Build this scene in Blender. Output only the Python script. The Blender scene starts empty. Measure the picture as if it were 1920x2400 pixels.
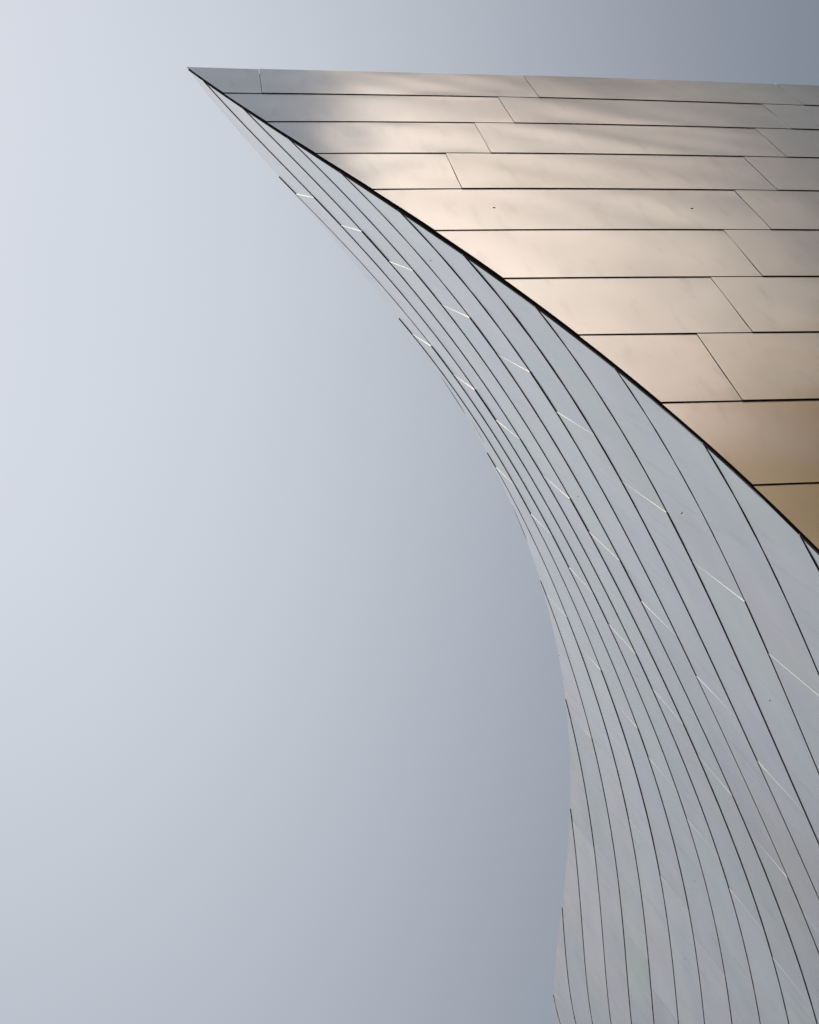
import bpy, bmesh, math, random
from mathutils import Vector, Matrix

random.seed(7)
sc = bpy.context.scene
col = sc.collection
R = math.radians

# ---------------------------------------------------------------- camera
PITCH, ROLL, CAM_Z = 1.2291780870, -0.5210609678, 1.6
cam = bpy.data.cameras.new('camera')
cam.sensor_fit = 'HORIZONTAL'
cam.sensor_width = 36.0
cam.lens = 36.0 * 4000.0 / 1920.0
cam.clip_start, cam.clip_end = 0.1, 20000.0
cam_ob = bpy.data.objects.new('camera', cam)
col.objects.link(cam_ob)
_c, _s, _cp, _sp = math.cos(ROLL), math.sin(ROLL), math.cos(PITCH), math.sin(PITCH)
right = Vector((_c, -_s * _sp, _s * _cp))
up = Vector((-_s, -_c * _sp, _c * _cp))
fwd = Vector((0, _cp, _sp))
m = Matrix((right, up, -fwd)).transposed().to_4x4()
m.translation = (0, 0, CAM_Z)
cam_ob.matrix_world = m
sc.camera = cam_ob

# ---------------------------------------------------------------- sky, sun, exposure
SUN_AZ, SUN_EL = -124.0, 37.0                 # azimuth clockwise from +Y
SUN_DIR = Vector((math.sin(R(SUN_AZ)) * math.cos(R(SUN_EL)), math.cos(R(SUN_AZ)) * math.cos(R(SUN_EL)), math.sin(R(SUN_EL))))
world = bpy.data.worlds.new('World')
sc.world = world
world.use_nodes = True
wn = world.node_tree
bg = wn.nodes['Background']
sky = wn.nodes.new('ShaderNodeTexSky')
sky.sky_type = 'NISHITA'
sky.sun_disc = False
sky.sun_elevation = R(SUN_EL)
sky.sun_rotation = R(SUN_AZ)
sky.air_density = 1.0
sky.dust_density = 6.0
sky.ozone_density = 1.0
hsv = wn.nodes.new('ShaderNodeHueSaturation')
hsv.inputs['Saturation'].default_value = 0.64
hsv.inputs['Hue'].default_value = 0.495
wn.links.new(sky.outputs[0], hsv.inputs['Color'])
bg.inputs['Strength'].default_value = 0.0645


def wmath(op, a, b=None):
    n = wn.nodes.new('ShaderNodeMath'); n.operation = op
    for i, v in enumerate((a, b)):
        if v is None:
            continue
        if isinstance(v, (int, float)):
            n.inputs[i].default_value = v
        else:
            wn.links.new(v, n.inputs[i])
    return n.outputs[0]


# a thin white veil of high haze near the zenith, drawn out into a broad soft band
VC, VTH, VS1, VS2, VAMP = (-0.107, 0.112), 0.50, 0.345, 0.555, 3.27
wtc = wn.nodes.new('ShaderNodeTexCoord')
wno = wn.nodes.new('ShaderNodeTexNoise')
wno.inputs['Scale'].default_value = 3.0; wno.inputs['Detail'].default_value = 3.0; wno.inputs['Roughness'].default_value = 0.45
wn.links.new(wtc.outputs['Generated'], wno.inputs['Vector'])
wsep = wn.nodes.new('ShaderNodeSeparateXYZ')
wn.links.new(wtc.outputs['Generated'], wsep.inputs[0])
dx = wmath('SUBTRACT', wsep.outputs[0], VC[0])
dy = wmath('SUBTRACT', wsep.outputs[1], VC[1])
uu = wmath('ADD', wmath('MULTIPLY', dx, math.cos(VTH) / VS1), wmath('MULTIPLY', dy, math.sin(VTH) / VS1))
ww = wmath('ADD', wmath('MULTIPLY', dx, -math.sin(VTH) / VS2), wmath('MULTIPLY', dy, math.cos(VTH) / VS2))
q2 = wmath('ADD', wmath('MULTIPLY', uu, uu), wmath('MULTIPLY', ww, ww))
veil = wmath('EXPONENT', wmath('MULTIPLY', wmath('POWER', q2, 1.27), -1.0))
veil = wmath('MULTIPLY', veil, wmath('GREATER_THAN', wsep.outputs[2], 0.0))
veil = wmath('MULTIPLY', veil, wmath('ADD', wmath('MULTIPLY', wno.outputs['Fac'], 0.12), 0.94))
vcol = wn.nodes.new('ShaderNodeVectorMath'); vcol.operation = 'SCALE'
vcol.inputs[0].default_value = (VAMP * 0.962, VAMP, VAMP * 1.024)
wn.links.new(veil, vcol.inputs['Scale'])
vadd = wn.nodes.new('ShaderNodeVectorMath'); vadd.operation = 'ADD'
wn.links.new(hsv.outputs[0], vadd.inputs[0]); wn.links.new(vcol.outputs[0], vadd.inputs[1])
wn.links.new(vadd.outputs[0], bg.inputs['Color'])

sun = bpy.data.lights.new('sun', 'SUN')
sun.energy = 5.0
sun.angle = R(0.53)
sun.color = (1.0, 0.93, 0.84)
sun_ob = bpy.data.objects.new('sun', sun)
col.objects.link(sun_ob)
sun_ob.location = SUN_DIR * 80
sun_ob.rotation_euler = SUN_DIR.to_track_quat('Z', 'Y').to_euler()

sc.view_settings.view_transform = 'Standard'
sc.view_settings.look = 'None'
sc.view_settings.gamma = 1.0
sc.view_settings.use_curve_mapping = False
sc.view_settings.exposure = 1.0


# ---------------------------------------------------------------- materials
def new_mat(name):
    mt = bpy.data.materials.new(name)
    mt.use_nodes = True
    nt = mt.node_tree
    return mt, nt, nt.nodes['Principled BSDF']


def metal(name, base, rough, variation=0.05, tint_fac=0.1):
    """satin stainless sheet: cloudy soiling, uneven sheen (the oil-canning is in the sheets' shape)"""
    mt, nt, b = new_mat(name)
    N, L = nt.nodes.new, nt.links.new
    tc = N('ShaderNodeTexCoord')
    oi = N('ShaderNodeObjectInfo')
    off = N('ShaderNodeVectorMath'); off.operation = 'SCALE'
    off.inputs[0].default_value = (37.0, 11.0, 23.0)
    L(oi.outputs['Random'], off.inputs['Scale'])
    add = N('ShaderNodeVectorMath'); add.operation = 'ADD'
    L(tc.outputs['Object'], add.inputs[0]); L(off.outputs[0], add.inputs[1])
    # colour: sheet to sheet variation and cloudy soiling
    n1 = N('ShaderNodeTexNoise'); n1.inputs['Scale'].default_value = 1.6
    n1.inputs['Detail'].default_value = 1.5
    L(add.outputs[0], n1.inputs['Vector'])
    mr = N('ShaderNodeMapRange')
    mr.inputs['From Min'].default_value = 0.3; mr.inputs['From Max'].default_value = 0.7
    mr.inputs['To Min'].default_value = 0.95; mr.inputs['To Max'].default_value = 1.04
    L(n1.outputs['Fac'], mr.inputs['Value'])
    mo = N('ShaderNodeMapRange')
    mo.inputs['To Min'].default_value = 1 - variation; mo.inputs['To Max'].default_value = 1 + variation
    L(oi.outputs['Random'], mo.inputs['Value'])
    mul = N('ShaderNodeMath'); mul.operation = 'MULTIPLY'
    L(mr.outputs[0], mul.inputs[0]); L(mo.outputs[0], mul.inputs[1])
    cm = N('ShaderNodeVectorMath'); cm.operation = 'SCALE'
    cm.inputs[0].default_value = base
    L(mul.outputs[0], cm.inputs['Scale'])
    # faint heat tints, broad and soft
    n5 = N('ShaderNodeTexNoise'); n5.inputs['Scale'].default_value = 0.8
    n5.inputs['Detail'].default_value = 1.5
    L(add.outputs[0], n5.inputs['Vector'])
    tint = N('ShaderNodeMixRGB'); tint.blend_type = 'OVERLAY'; tint.inputs['Fac'].default_value = tint_fac
    L(cm.outputs[0], tint.inputs['Color1']); L(n5.outputs['Color'], tint.inputs['Color2'])
    # runs of dirt down the sheet
    ms = N('ShaderNodeMapping'); ms.inputs['Scale'].default_value = (9.0, 9.0, 0.55)
    L(add.outputs[0], ms.inputs['Vector'])
    n6 = N('ShaderNodeTexNoise'); n6.inputs['Scale'].default_value = 1.0
    n6.inputs['Detail'].default_value = 2.5; n6.inputs['Roughness'].default_value = 0.6
    L(ms.outputs[0], n6.inputs['Vector'])
    sr = N('ShaderNodeMapRange')
    sr.inputs['From Min'].default_value = 0.55; sr.inputs['From Max'].default_value = 0.78
    sr.inputs['To Min'].default_value = 1.0; sr.inputs['To Max'].default_value = 0.86
    L(n6.outputs['Fac'], sr.inputs['Value'])
    dirt = N('ShaderNodeVectorMath'); dirt.operation = 'SCALE'
    L(tint.outputs[0], dirt.inputs[0]); L(sr.outputs[0], dirt.inputs['Scale'])
    L(dirt.outputs[0], b.inputs['Base Color'])
    b.inputs['Metallic'].default_value = 1.0
    # roughness
    n2 = N('ShaderNodeTexNoise'); n2.inputs['Scale'].default_value = 2.5
    n2.inputs['Detail'].default_value = 1.5
    L(add.outputs[0], n2.inputs['Vector'])
    rr = N('ShaderNodeMapRange')
    rr.inputs['To Min'].default_value = rough - 0.02; rr.inputs['To Max'].default_value = rough + 0.02
    L(n2.outputs['Fac'], rr.inputs['Value'])
    L(rr.outputs[0], b.inputs['Roughness'])
    return mt


def plain(name, base, rough=0.8, metallic=0.0, noise=0.12, scale=4.0, spec=0.3):
    mt, nt, b = new_mat(name)
    N, L = nt.nodes.new, nt.links.new
    tc = N('ShaderNodeTexCoord')
    n1 = N('ShaderNodeTexNoise'); n1.inputs['Scale'].default_value = scale
    n1.inputs['Detail'].default_value = 6.0
    L(tc.outputs['Object'], n1.inputs['Vector'])
    mr = N('ShaderNodeMapRange')
    mr.inputs['To Min'].default_value = 1 - noise; mr.inputs['To Max'].default_value = 1 + noise
    L(n1.outputs['Fac'], mr.inputs['Value'])
    cm = N('ShaderNodeVectorMath'); cm.operation = 'SCALE'
    cm.inputs[0].default_value = base
    L(mr.outputs[0], cm.inputs['Scale'])
    L(cm.outputs[0], b.inputs['Base Color'])
    b.inputs['Roughness'].default_value = rough
    b.inputs['Metallic'].default_value = metallic
    b.inputs['Specular IOR Level'].default_value = spec
    return mt


M_FRONT = metal('satin_steel_front', (0.615, 0.608, 0.592), 0.25, 0.03, 0.05)
M_SIDE = metal('satin_steel_side', (0.612, 0.588, 0.545), 0.18, 0.06, 0.15)
M_EDGE = plain('bright_cut_edge', (0.38, 0.38, 0.37), 0.55, 0.0, 0.05)
M_GAP_SHADE = plain('black_gap_shade', (0.005, 0.005, 0.006), 0.9, 0.0, 0.2, 4.0, 0.0)  # black stands in for the shade inside seams and gaps
M_BACK = plain('dark_membrane', (0.012, 0.012, 0.013), 0.9, 0.0, 0.2, 4.0, 0.04)
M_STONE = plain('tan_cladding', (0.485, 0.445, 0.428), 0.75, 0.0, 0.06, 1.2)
M_REFLECT_BROWN = plain('brown_for_reflection', (0.175, 0.125, 0.070), 0.75, 0.0, 0.06, 1.2)  # lower band of the added wing, darkened to brown the front's lower reflection
M_REFLECT_DARK = plain('dark_for_reflection', (0.045, 0.053, 0.066), 0.8, 0.0, 0.05, 1.0)  # dark tone of the unseen masses that shape the front's reflection
M_GROUND = plain('plaza_concrete', (0.36, 0.33, 0.29), 0.9, 0.0, 0.15, 0.6)
M_ROOF = plain('roof_membrane', (0.3, 0.3, 0.3), 0.9, 0.0, 0.1)

# ---------------------------------------------------------------- surfaces of the building
ZB = CAM_Z + 8.0202741          # world height of seam level 0; one row of panels is 1 m
L_GROUND = -ZB
CG = [-0.6838188417162284, 14.169161964292812, -26.579612134027624, 12.330204375028378, 13.570202924719728, -15.736325292537039, 4.301839121186075,
      1.7962217815915131, -18.89413999848889, 51.918413252187975, -61.33422627414621, 33.44200903510589, -7.020744615154,
      -0.8803313083861395, 2.9533218535163615, -3.507469924586722, 1.2482404051321843, 0.01754469796588154]
CE = [0.00028079228501529736, -0.0041168088493097, -0.3038119956012693, 4.0283565367210326]
CX = [0.0013546237679294968, -0.02515651829951323, -0.03492855528630597, 1.7073004404830665]
CA = [3.0697852491506095, 0.5457047874291855, -0.2650820989577145, 0.0012898606839157924, 0.0033795267446417726, 0.003907639680509473, 4.8629334739702657e-05]


def interp(x, xs, ys):
    if x <= xs[0]:
        return ys[0] + (x - xs[0]) * (ys[1] - ys[0]) / (xs[1] - xs[0])
    for i in range(len(xs) - 1):
        if x <= xs[i + 1] or i == len(xs) - 2:
            return ys[i] + (x - xs[i]) * (ys[i + 1] - ys[i]) / (xs[i + 1] - xs[i])


def edge_y(l):
    if l < 0:
        return CE[3] + CE[2] * l
    l = min(l, 9.6)
    return ((CE[0] * l + CE[1]) * l + CE[2]) * l + CE[3]


def edge_x(l):
    if l < 0:
        return CX[3] + CX[2] * l
    l = min(l, 9.6)
    return ((CX[0] * l + CX[1]) * l + CX[2]) * l + CX[3]


def g_poly(y, l):
    y /= 10.0; l /= 10.0
    t, k = 0.0, 0
    for j in range(3):
        for i in range(7 - j):
            t += CG[k] * y ** i * l ** j
            k += 1
    return t


YM_L, YM_Y = [-10, 0, 5, 9, 12, 17, 20], [5.2, 5.4, 11.0, 14.4, 16.2, 18.6, 20.2]


def g_y(y, l):
    """plan curve of the concave side wall at level l>=0, carried on gently where the photo ends"""
    ym = interp(l, YM_L, YM_Y)
    if y <= ym:
        return g_poly(y, l)
    e = 0.01
    d = (g_poly(ym, l) - g_poly(ym - e, l)) / e
    q = min(y - ym, 8)
    return g_poly(ym, l) + d * (y - ym) - 0.02 * q * q


def side_x(y, l):
    if l >= 0:
        x = g_y(y, l)
    else:
        x = g_y(y, 0.0) + max(l, -3) * (g_y(y, 0.5) - g_y(y, 0.0)) / 0.5 * 0.6
    le = min(l, 9.5)
    ye = edge_y(le)
    d0 = edge_x(le) - (g_y(ye, le) if le >= 0 else g_y(ye, 0.0) + max(le, -3) * (g_y(ye, 0.5) - g_y(ye, 0.0)) / 0.5 * 0.6)
    return x + d0 * math.exp(-max(y - ye, 0) / 1.0)


def front_poly(x, l):
    return CA[0] + CA[1] * x + CA[2] * l + CA[3] * x * l + CA[4] * l * l + CA[5] * x * x + CA[6] * l ** 3


def front_y(x, l):
    xe = edge_x(l)
    return front_poly(x, l) + (edge_y(l) - front_poly(xe, l)) * math.exp(-max(x - xe, 0) / 1.2)


PAR_L = [9.0, 9.5, 10, 11, 12, 13, 14, 15, 16, 17, 18, 19, 20]
PAR_Y = [-0.25, 1.09, 2.457, 4.651, 6.94, 9.24, 11.49, 13.69, 15.81, 17.90, 19.95, 21.95, 23.9]


def side_start(l):
    p = interp(l, PAR_L, PAR_Y)
    return max(edge_y(l), p) if l <= 9.6 else p


def P_side(s, l):
    return Vector((side_x(s, l), s, ZB + l))


def P_front(s, l):
    return Vector((s, front_y(s, l), ZB + l))


def normal_of(P, s, l, sign):
    e = 0.02
    a = (P(s + e, l) - P(s - e, l)).cross(P(s, l + e) - P(s, l - e))
    a.normalize()
    return a * sign


SIDE = (P_side, lambda s, l: normal_of(P_side, s, l, -1.0))
FRONT = (P_front, lambda s, l: normal_of(P_front, s, l, 1.0))
if FRONT[1](2.0, 5.0).y > 0:
    FRONT = (P_front, lambda s, l: normal_of(P_front, s, l, -1.0))
if SIDE[1](6.0, 5.0).x > 0:
    SIDE = (P_side, lambda s, l: normal_of(P_side, s, l, 1.0))


# ---------------------------------------------------------------- mesh helpers
def link(name, me, parent=None, mats=()):
    ob = bpy.data.objects.new(name, me)
    col.objects.link(ob)
    for mt in mats:
        me.materials.append(mt)
    ob.parent = parent
    return ob


def orient(f, n):
    if f.normal.dot(n) < 0:
        f.normal_flip()


def panel_mesh(surf, s0f, s1f, lt, lb, offf, nu, vs, thick=0.012, edge_mat=1, prow=False):
    """one folded sheet: outer skin on the wall surface, returns of `thick` behind every edge"""
    P, Nf = surf
    bm = bmesh.new()
    rows = []
    for v in vs:
        l = lt + (lb - lt) * v
        a, b = s0f(l), s1f(l)
        if b - a < 0.003:
            a = b
        row = []
        for i in range(nu + 1):
            t = i / nu
            s = a + (b - a) * t
            row.append((bm.verts.new(P(s, l) + Nf(s, l) * offf(s, v)), s, l))
        rows.append(row)
    for r0, r1 in zip(rows, rows[1:]):
        for i in range(nu):
            q = [r0[i][0], r0[i + 1][0], r1[i + 1][0], r1[i][0]]
            bm.faces.new(q)
    keyinfo = [(s, l, vt.co.copy()) for row in rows for vt, s, l in row]
    bmesh.ops.remove_doubles(bm, verts=bm.verts[:], dist=5e-4)
    bmesh.ops.dissolve_degenerate(bm, edges=bm.edges[:], dist=3e-4)
    if len(bm.faces) == 0:
        bm.free()
        return None
    info = {}
    for v in bm.verts:
        if v.is_boundary:
            info[v] = keyinfo[min(range(len(keyinfo)), key=lambda i: (keyinfo[i][2] - v.co).length_squared)][:2]
    bm.normal_update()
    mid = Nf((s0f((lt + lb) / 2) + s1f((lt + lb) / 2)) / 2, (lt + lb) / 2)
    for f in bm.faces:
        orient(f, mid)
        f.smooth = True
        f.material_index = 0
    skin = bm.faces[:]
    bnd = [e for e in bm.edges if e.is_boundary]
    for e in bnd:
        f = e.link_faces[0]
        a, b = e.verts
        n = f.normal.copy()
        c = (a.co + b.co) / 2 - f.calc_center_median()
        q = [bm.verts.new(a.co), bm.verts.new(b.co), bm.verts.new(b.co - n * thick), bm.verts.new(a.co - n * thick)]
        nf = bm.faces.new(q)
        nf.normal_update()
        orient(nf, c)
        nf.smooth = False
        nf.material_index = edge_mat
        if prow and all(info[v][0] - s0f(info[v][1]) < 0.004 for v in (a, b)):
            nf.material_index = 2  # rim at the prow blackened as part of the joint's shade
    me = bpy.data.meshes.new('panel')
    bm.to_mesh(me)
    bm.free()
    return me


def strip_mesh(sections, closed=True):
    """sweep a closed cross-section (list of points per station) into a bar with caps"""
    bm = bmesh.new()
    rs = [[bm.verts.new(p) for p in s] for s in sections]
    n = len(rs[0])
    for a, b in zip(rs, rs[1:]):
        for i in range(n):
            j = (i + 1) % n
            bm.faces.new([a[i], a[j], b[j], b[i]])
    bm.faces.new(rs[0]); bm.faces.new(rs[-1][::-1])
    bmesh.ops.recalc_face_normals(bm, faces=bm.faces[:])
    me = bpy.data.meshes.new('bar')
    bm.to_mesh(me)
    bm.free()
    return me


def wall_mesh(surf, s0f, s1f, levels, nu, depth, thick):
    """the dark rain-screen wall behind the sheets, a closed slab"""
    P, Nf = surf
    bm = bmesh.new()
    F, B = [], []
    for l in levels:
        a, b = s0f(l), s1f(l)
        rf, rb = [], []
        for i in range(nu + 1):
            s = a + (b - a) * i / nu
            p, n = P(s, l), Nf(s, l)
            rf.append(bm.verts.new(p - n * depth))
            rb.append(bm.verts.new(p - n * (depth + min(thick, 0.015 + 0.3 * (s - a)))))
        F.append(rf); B.append(rb)
    for k in range(len(levels) - 1):
        for i in range(nu):
            bm.faces.new([F[k][i], F[k][i + 1], F[k + 1][i + 1], F[k + 1][i]])
            bm.faces.new([B[k][i], B[k + 1][i], B[k + 1][i + 1], B[k][i + 1]])
        bm.faces.new([F[k][0], F[k + 1][0], B[k + 1][0], B[k][0]])
        bm.faces.new([F[k][nu], B[k][nu], B[k + 1][nu], F[k + 1][nu]])
    for i in range(nu):
        bm.faces.new([F[0][i], B[0][i], B[0][i + 1], F[0][i + 1]])
        bm.faces.new([F[-1][i], F[-1][i + 1], B[-1][i + 1], B[-1][i]])
    bmesh.ops.recalc_face_normals(bm, faces=bm.faces[:])
    me = bpy.data.meshes.new('wall')
    bm.to_mesh(me)
    bm.free()
    return me


# ---------------------------------------------------------------- ground
def sheet(name, half, z, mat, n=1):
    bm = bmesh.new()
    bmesh.ops.create_grid(bm, x_segments=n, y_segments=n, size=half)
    me = bpy.data.meshes.new(name)
    bm.to_mesh(me); bm.free()
    ob = link(name, me, None, [mat])
    ob.location.z = z
    ob['kind'] = 'structure'
    return ob


sheet('ground', 6000.0, 0.0, M_GROUND, 8)

# ---------------------------------------------------------------- the metal-clad building
bld = bpy.data.objects.new('metal_clad_building', None)
col.objects.link(bld)
bld['label'] = 'sharp prowed building clad in satin steel panels, warm front and pale curving side'
bld['category'] = 'building'
X_END, Y_END = 10.6, 21.0

levels_f = [9.44] + [9.0 - i for i in range(19)] + [L_GROUND]
fw = link('front_wall', wall_mesh(FRONT, lambda l: edge_x(l) + 0.10, lambda l: X_END, levels_f, 14, 0.035, 0.25), bld, [M_BACK])
# side wall follows the rising parapet: built as bands from the parapet down
levels_s = [20.2] + [20.0 - i for i in range(10)] + [10.5, 10, 9.75, 9.5, 9.25] + [9.0 - i for i in range(19)] + [L_GROUND]
levels_s = sorted(set(levels_s), reverse=True)
levels_s = [l for l in levels_s if side_start(l) + 0.05 < Y_END - 0.2]
sw = link('side_wall', wall_mesh(SIDE, lambda l: side_start(l) + 0.06, lambda l: Y_END, levels_s, 26, 0.035, 0.25), bld, [M_BACK])

# roof behind the two walls and the closed back
bm = bmesh.new()
zr = ZB + 8.6
loop = [(edge_x(8.6) + 0.6, edge_y(8.6) + 0.75), (X_END, front_y(X_END, 8.6) + 0.3), (X_END, Y_END), (side_x(Y_END, 8.6) + 0.35, Y_END)]
loop += [(side_x(y, 8.6) + 0.33, y) for y in (17, 14, 11, 8, 5.5, 3.5)]
rv = [bm.verts.new((x, y, zr)) for x, y in loop]
lv = [bm.verts.new((x, y, zr - 0.3)) for x, y in loop]
bm.faces.new(rv); bm.faces.new(lv[::-1])
for i in range(len(loop)):
    j = (i + 1) % len(loop)
    bm.faces.new([rv[i], lv[i], lv[j], rv[j]])
bmesh.ops.recalc_face_normals(bm, faces=bm.faces[:])
me = bpy.data.meshes.new('roof'); bm.to_mesh(me); bm.free()
link('roof', me, bld, [M_ROOF])


def box_mesh(x0, x1, y0, y1, z0, z1):
    bm = bmesh.new()
    bmesh.ops.create_cube(bm, size=1.0)
    for v in bm.verts:
        v.co = Vector(((x0 + x1) / 2 + v.co.x * (x1 - x0), (y0 + y1) / 2 + v.co.y * (y1 - y0), (z0 + z1) / 2 + v.co.z * (z1 - z0)))
    me = bpy.data.meshes.new('box'); bm.to_mesh(me); bm.free()
    return me


link('end_wall', box_mesh(X_END + 0.005, X_END + 0.3, front_y(X_END, L_GROUND), Y_END + 0.3, 0, zr - 0.31), bld, [M_STONE])
link('rear_wall', box_mesh(-3.0, X_END, Y_END + 0.01, Y_END + 0.3, 0, zr - 0.31), bld, [M_STONE])

def waves(s, v, seed, amp, fs, fv):
    """oil-canning: shallow buckles of a sheet held flat along its edges"""
    hold = 1.0 - (2 * v - 1) ** 4
    rs = random.Random(int(seed * 1000))
    t = 0.0
    for k, w in ((1.0, 0.55), (1.7, 0.4), (2.6, 0.25)):
        a, b = rs.uniform(0.7, 1.3), rs.uniform(-1.0, 1.0)
        t += w * math.sin(2 * math.pi * (s * fs * 0.5 * k * a + v * fv * 0.5 * k * b) + rs.uniform(0, 6.28))
    return amp * hold * t


# --- side (concave) face: staggered rows of long sheets
JOINTS = {  # strip top level -> y of the joints read from the wall
    10: [2.71, 5.27, 7.96, 10.64, 13.21], 9: [3.05, 5.64, 8.35, 11.01], 8: [3.40, 6.06, 8.77, 11.40], 7: [3.77, 6.42, 9.13, 11.71],
    6: [4.14, 6.84, 9.52], 5: [4.51, 7.23], 4: [4.91, 7.63], 3: [5.30], 11: [4.90, 7.55, 10.26, 12.85], 12: [7.17, 9.86, 12.50, 14.99],
    13: [9.47, 12.12, 14.64], 14: [11.74, 14.29], 15: [13.92]}


def joint_y(c, k):
    U = 2.66 * c + 0.425 * (10 - k)
    return 2.2648 + 0.9519 * U + 0.011547 * U * U - 0.000737 * U ** 3 + 0.0411 * k


def joints_for(k):
    js = list(JOINTS.get(k, []))
    for c in range(0, 8):
        y = joint_y(c, k)
        if not js or y > js[-1] + 1.4:
            js.append(y)
    return [y for y in js if y < Y_END - 0.5]


def step_at(y, l):
    return interp(y, [2, 5, 7, 9, 11.5, 14, 25], [0.005, 0.0045, 0.003, 0.0018, 0.0007, 0.0003, 0.0003]) * min(max(l / 9.0, 0.4), 1.1) * 0.75


G_NEAR, G_FAR = 0.0042, 0.0062    # sheets lap: the bottom edge stands proud of the row below


def side_row_panels(k, lt, lb):
    g_off = interp(min(max(lb, 2.0), 10.0), [2.0, 10.0], [G_NEAR, G_FAR])
    js = [y for y in joints_for(k) if y > min(side_start(lt), side_start(lb)) + 0.2]
    bounds = [None] + js + [Y_END]
    out = []
    for i in range(len(bounds) - 1):
        y0, y1 = bounds[i], bounds[i + 1]
        if y0 is None:
            s0 = lambda l: side_start(l) + 0.006
        else:
            s0 = lambda l, y0=y0: max(side_start(l) + 0.006, y0 + 0.0008 - 0.035 * (lt - l))
        s1 = lambda l, y1=y1: max(y1 - 0.0008 - 0.035 * (lt - l), side_start(l) + 0.006)
        ref0 = y0 if y0 is not None else min(side_start(lt), side_start(lb))
        st0 = step_at(y0, lb) * 0.5 if y0 is not None else 0.0
        st1 = step_at(y1, lb) * 0.5 if y1 < Y_END else 0.0

        seed, tilt, yaw = random.uniform(0, 90), random.uniform(-1, 1) * 0.0022, random.uniform(-1, 1) * 0.0002

        def off(s, v, a=ref0, b=y1, st0=st0, st1=st1, seed=seed, tilt=tilt, yaw=yaw):
            t = min(max((s - a) / max(b - a, 0.1), 0), 1)
            base = -0.001 * (1 - v) + g_off * v
            return base + st0 * (1 - t) - st1 * t + waves(s, v, seed, 0.0018, 0.8, 1.1) * min(1.0, max(0.0, (s - a) / 0.25), max(0.0, (b - s) / 0.25)) + tilt * (v - 0.5) + yaw * (t - 0.5)
        out.append((s0, s1, off, y0 is None))
    return out


def breaks(s0, s1, lt, lb, base):
    """row positions, refined where the sheet's cut end has a corner"""
    vs = set(base)
    N = 60
    prev = None
    for i in range(N + 1):
        v = i / N
        l = lt + (lb - lt) * v
        w = s1(l) - s0(l)
        z = w < 0.003
        if prev is not None and z != prev:
            vs.add(v)
        prev = z
    return sorted(vs)


def seam_shade_mesh(surf, segs, level, inner, drop=0.006, back_only=None):  # black bars standing in for the shadow under each lapped edge
    bms = bmesh.new()
    P, Nf = surf
    for (a, b, off, n) in segs:
        prev = None
        for i in range(n + 1):
            s = a + (b - a) * i / n
            nn = Nf(s, level)
            p = P(s, level)
            o = off(s, 1.0) - 0.0012
            top, bot = Vector((0, 0, 0.004)), Vector((0, 0, -drop))
            q = [bms.verts.new(p + nn * o + top), bms.verts.new(p + nn * o + bot), bms.verts.new(p - nn * inner + bot), bms.verts.new(p - nn * inner + top)]
            if prev:
                for j in range(4):
                    m_ = (j + 1) % 4
                    bms.faces.new([prev[j], prev[m_], q[m_], q[j]])
            else:
                bms.faces.new(q[::-1])
            prev = q
        bms.faces.new(prev)
    bmesh.ops.recalc_face_normals(bms, faces=bms.faces[:])
    me = bpy.data.meshes.new('shade_bar'); bms.to_mesh(me); bms.free()
    return me


for k in range(19, -10, -1):
    lt, lb = float(k), max(float(k - 1), L_GROUND + 0.02)
    if side_start(lb) > Y_END - 0.3:
        continue
    segs = []
    for s0, s1, off, first in side_row_panels(k, lt, lb):
        lt2, lb2 = lt - 0.005, lb + 0.001
        # the parapet cuts the row: keep only the part of the row that exists
        if s1(lb2) - s0(lb2) < 0.05 and s1(lt2) - s0(lt2) < 0.05:
            continue
        nv = [0, 0.2, 0.4, 0.6, 0.8, 1.0]
        vs = breaks(s0, s1, lt2, lb2, nv)
        me = panel_mesh(SIDE, s0, s1, lt2, lb2, off, 14, vs, thick=0.007, prow=lb < 9.4 and first)
        if me:
            link('panel', me, sw, [M_SIDE, M_EDGE, M_GAP_SHADE])
        a, b = s0(lb), s1(lb)
        if b - a > 0.05:
            segs.append((a + (0.006 if first else 0), b + 0.004, off, max(3, int((b - a) / 0.35))))
    if segs and lb > L_GROUND + 0.1:
        link('seam_shade', seam_shade_mesh(SIDE, segs, lb, 0.012, 0.0034), sw, [M_GAP_SHADE])


# --- front face
def front_joint(n, mth):
    return 0.896 + 2.33 * mth - 0.478 * (n - 1)


def corner_gap(l):
    return 0.015 + 0.026 * math.exp(-((l - 4.6) / 2.6) ** 2)


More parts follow.
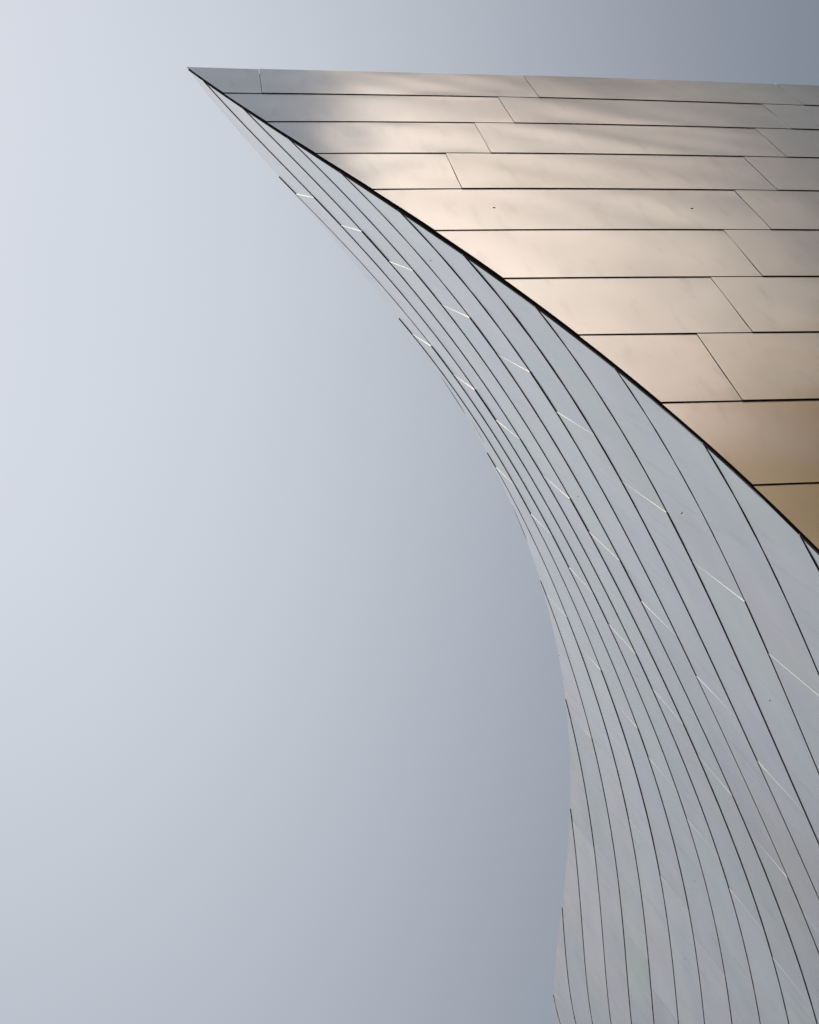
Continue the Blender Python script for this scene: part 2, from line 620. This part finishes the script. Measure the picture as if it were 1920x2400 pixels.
ANCHORS = []
F_TABLE = {1: [0.896, 3.222, 5.559], 2: [2.73, 5.033], 3: [2.268, 4.576], 4: [1.786, 4.089], 5: [3.626], 6: [3.154], 7: [2.676], 8: [2.204]}
for n in range(1, 20):
    lt = 10.5 - n
    lb = max(9.5 - n, L_GROUND + 0.02)
    if lt - lb < 0.1:
        continue
    js = list(F_TABLE.get(n, []))
    for mth in range(0, 10):
        x = front_joint(n, mth)
        if x > edge_x((lt + lb) / 2) + 0.45 and (not js or x > js[-1] + 1.5) and x < X_END - 0.4:
            js.append(x)
    bounds = [None] + js + [X_END]
    segs = []
    for i in range(len(bounds) - 1):
        x0, x1 = bounds[i], bounds[i + 1]
        lean = 0.137
        s0 = (lambda l: edge_x(l) + corner_gap(l)) if x0 is None else (lambda l, x0=x0: x0 + 0.0017 - lean * (lt - l))
        s1 = lambda l, x1=x1: (x1 - 0.0017 - (lean * (lt - l) if x1 < X_END else 0))
        a0 = x0 if x0 is not None else edge_x(lb)
        ph, yaw = random.uniform(0, 90), random.uniform(-1, 1) * 0.0012

        def off(s, v, a=a0, b=x1, ph=ph, yaw=yaw, first=(x0 is None)):
            t = min(max((s - a) / max(b - a, 0.1), 0), 1)
            base = -0.001 * (1 - v) + 0.005 * v
            return base + 0.0015 * (1 - t) * (0 if first else 1) - 0.002 * t + waves(s, v, ph, 0.0062, 1.0, 1.3) * min(1.0, max(0.0, (s - a) / 0.35)) + (t - 0.5) * yaw
        lt2, lb2 = lt - 0.005, lb + 0.001
        for ax, al in [(1.742, 5.0147), (3.12, 4.9817)]:
            if lb < al < lt and s0(al) < ax < s1(al):
                ANCHORS.append((ax, al, off(ax, (lt2 - al) / (lt2 - lb2))))
        if s1(lb2) - s0(lb2) < 0.05 and s1(lt2) - s0(lt2) < 0.05:
            continue
        vs = breaks(s0, s1, lt2, lb2, [0, 0.1, 0.2, 0.3, 0.4, 0.5, 0.6, 0.7, 0.8, 0.9, 1.0])
        me = panel_mesh(FRONT, s0, s1, lt2, lb2, off, 26, vs, thick=0.006 if x0 is None else 0.012, prow=x0 is None)
        if me:
            link('panel', me, fw, [M_FRONT, M_FRONT, M_GAP_SHADE])
        a, b = s0(lb), s1(lb)
        if b - a > 0.05:
            segs.append((a, b + 0.004, off, 8))
    if segs and lb > L_GROUND + 0.1:
        link('seam_shade', seam_shade_mesh(FRONT, segs, lb, 0.016, 0.0042), fw, [M_GAP_SHADE])

# --- black strip down the prow, standing in for the joint's shadow
secs = []
for i in range(64):
    l = 9.42 + (L_GROUND + 0.05 - 9.42) * i / 63
    n = FRONT[1](edge_x(l) + 0.02, l)
    a = P_front(edge_x(l) + 0.005, l) - n * 0.002
    w = corner_gap(l) + 0.03
    b = P_front(edge_x(l) + w, l) - n * 0.004
    back = -n * 0.014
    secs.append([a, b, b + back, a + back])
link('corner_shade', strip_mesh(secs), bld, [M_GAP_SHADE])

# small anchor slots and fixings in the sheets
def disc_mesh(surf, s, l, off, a, b, h):
    P, Nf = surf
    n = Nf(s, l)
    t = (P(s + 0.02, l) - P(s - 0.02, l)).normalized()
    u = n.cross(t)
    c = P(s, l) + n * off
    ring = [(math.cos(i * math.pi / 4) * a, math.sin(i * math.pi / 4) * b) for i in range(8)]
    return strip_mesh([[c + t * x + u * y + n * z for x, y in ring] for z in (-0.02, h)])


for s, l, off in ANCHORS:
    link('anchor_slot', disc_mesh(FRONT, s, l, off, 0.011, 0.006, 0.0025), fw, [M_GAP_SHADE])
for s, l in [(4.743, 2.56), (5.813, 6.413), (8.874, 8.61), (6.32, 2.524), (10.644, 13.591), (12.114, 9.462), (13.779, 10.486), (3.06, 5.633)]:
    link('fixing', disc_mesh(SIDE, s, l, 0.003, 0.0036, 0.0036, 0.005), sw, [M_BACK])

# ---------------------------------------------------------------- unseen wing, added behind the camera for its warm reflection in the front
wing = bpy.data.objects.new('reflection_wing', None)
wing['label'] = 'unseen tan curved wing, added to be mirrored warm in the steel front'
wing['category'] = 'building'
wing.location = (17.07, -2.02, 0)
col.objects.link(wing)
WR, WE, WH = 9.74, 0.7177, 33.0
bm = bmesh.new()
NS = 96
WZ = 18.3


def wing_top(i):
    """top of the added wing, sloped for its reflection: lower towards its +Y end"""
    y = -2.02 + WR * WE * math.sin(2 * math.pi * i / NS)
    return min(max(29.5 - 1.65 * (y + 0.2), 25.5), 38.0)


for _ in (0,):
    lo = [bm.verts.new((WR * math.cos(2 * math.pi * i / NS), WR * math.sin(2 * math.pi * i / NS) * WE, WZ)) for i in range(NS)]
    hi = [bm.verts.new((WR * math.cos(2 * math.pi * i / NS), WR * math.sin(2 * math.pi * i / NS) * WE, wing_top(i))) for i in range(NS)]
    for i in range(NS):
        j = (i + 1) % NS
        f = bm.faces.new([lo[i], lo[j], hi[j], hi[i]]); f.smooth = True
    bm.faces.new(hi)
me = bpy.data.meshes.new('wall'); bm.to_mesh(me); bm.free()
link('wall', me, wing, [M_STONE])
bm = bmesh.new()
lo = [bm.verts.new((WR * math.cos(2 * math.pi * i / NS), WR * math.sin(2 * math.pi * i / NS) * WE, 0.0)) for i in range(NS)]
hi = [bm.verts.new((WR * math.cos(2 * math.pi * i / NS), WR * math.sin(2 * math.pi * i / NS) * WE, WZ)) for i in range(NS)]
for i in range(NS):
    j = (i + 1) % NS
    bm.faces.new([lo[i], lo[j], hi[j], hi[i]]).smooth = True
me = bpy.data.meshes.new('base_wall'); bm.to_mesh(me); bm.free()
link('base_wall', me, wing, [M_REFLECT_BROWN])
bm = bmesh.new()
sec = []
for i in range(NS + 1):
    a = 2 * math.pi * i / NS
    d = Vector((math.cos(a), math.sin(a) * WE, 0))
    sec.append([d * (WR + 0.08) + Vector((0, 0, wing_top(i) - 0.25)), d * (WR + 0.08) + Vector((0, 0, wing_top(i) + 0.1)), d * (WR - 0.3) + Vector((0, 0, wing_top(i) + 0.1)), d * (WR - 0.3) + Vector((0, 0, wing_top(i) + 0.01))])
bm.free()
link('coping', strip_mesh(sec), wing, [M_STONE])

sec = []
for i in range(NS + 1):
    a = 2 * math.pi * i / NS
    d = Vector((math.cos(a), math.sin(a) * WE, 0))
    sec.append([d * (WR - 0.35) + Vector((0, 0, wing_top(i) + 0.11)), d * (WR - 0.35) + Vector((0, 0, WH + 10)), d * (WR - 0.7) + Vector((0, 0, WH + 10)), d * (WR - 0.7) + Vector((0, 0, wing_top(i) + 0.11))])
link('dark_reflection_drum', strip_mesh(sec), wing, [M_REFLECT_DARK])  # added dark drum, darkens the mirrored tip and top row
bm = bmesh.new()
for z in (WH + 9.95, WH + 9.8):
    ring = [bm.verts.new((math.cos(2 * math.pi * i / NS) * (WR - 0.6), math.sin(2 * math.pi * i / NS) * WE * (WR - 0.6), z)) for i in range(NS)]
    bm.faces.new(ring if z > WH + 9.9 else ring[::-1])
me = bpy.data.meshes.new('dark_drum_cap'); bm.to_mesh(me); bm.free()
link('dark_drum_cap', me, wing, [M_REFLECT_DARK])

blk = box_mesh(9.15, 17.0, 1.55, 4.1, 0, 36.0)
blk_ob = link('dark_reflection_block', blk, wing, [M_REFLECT_DARK])  # unseen block added to darken the reflection at the front's right
blk_ob.matrix_parent_inverse = Matrix.Translation((-17.07, 2.02, 0))

print('objects', len(bpy.data.objects))
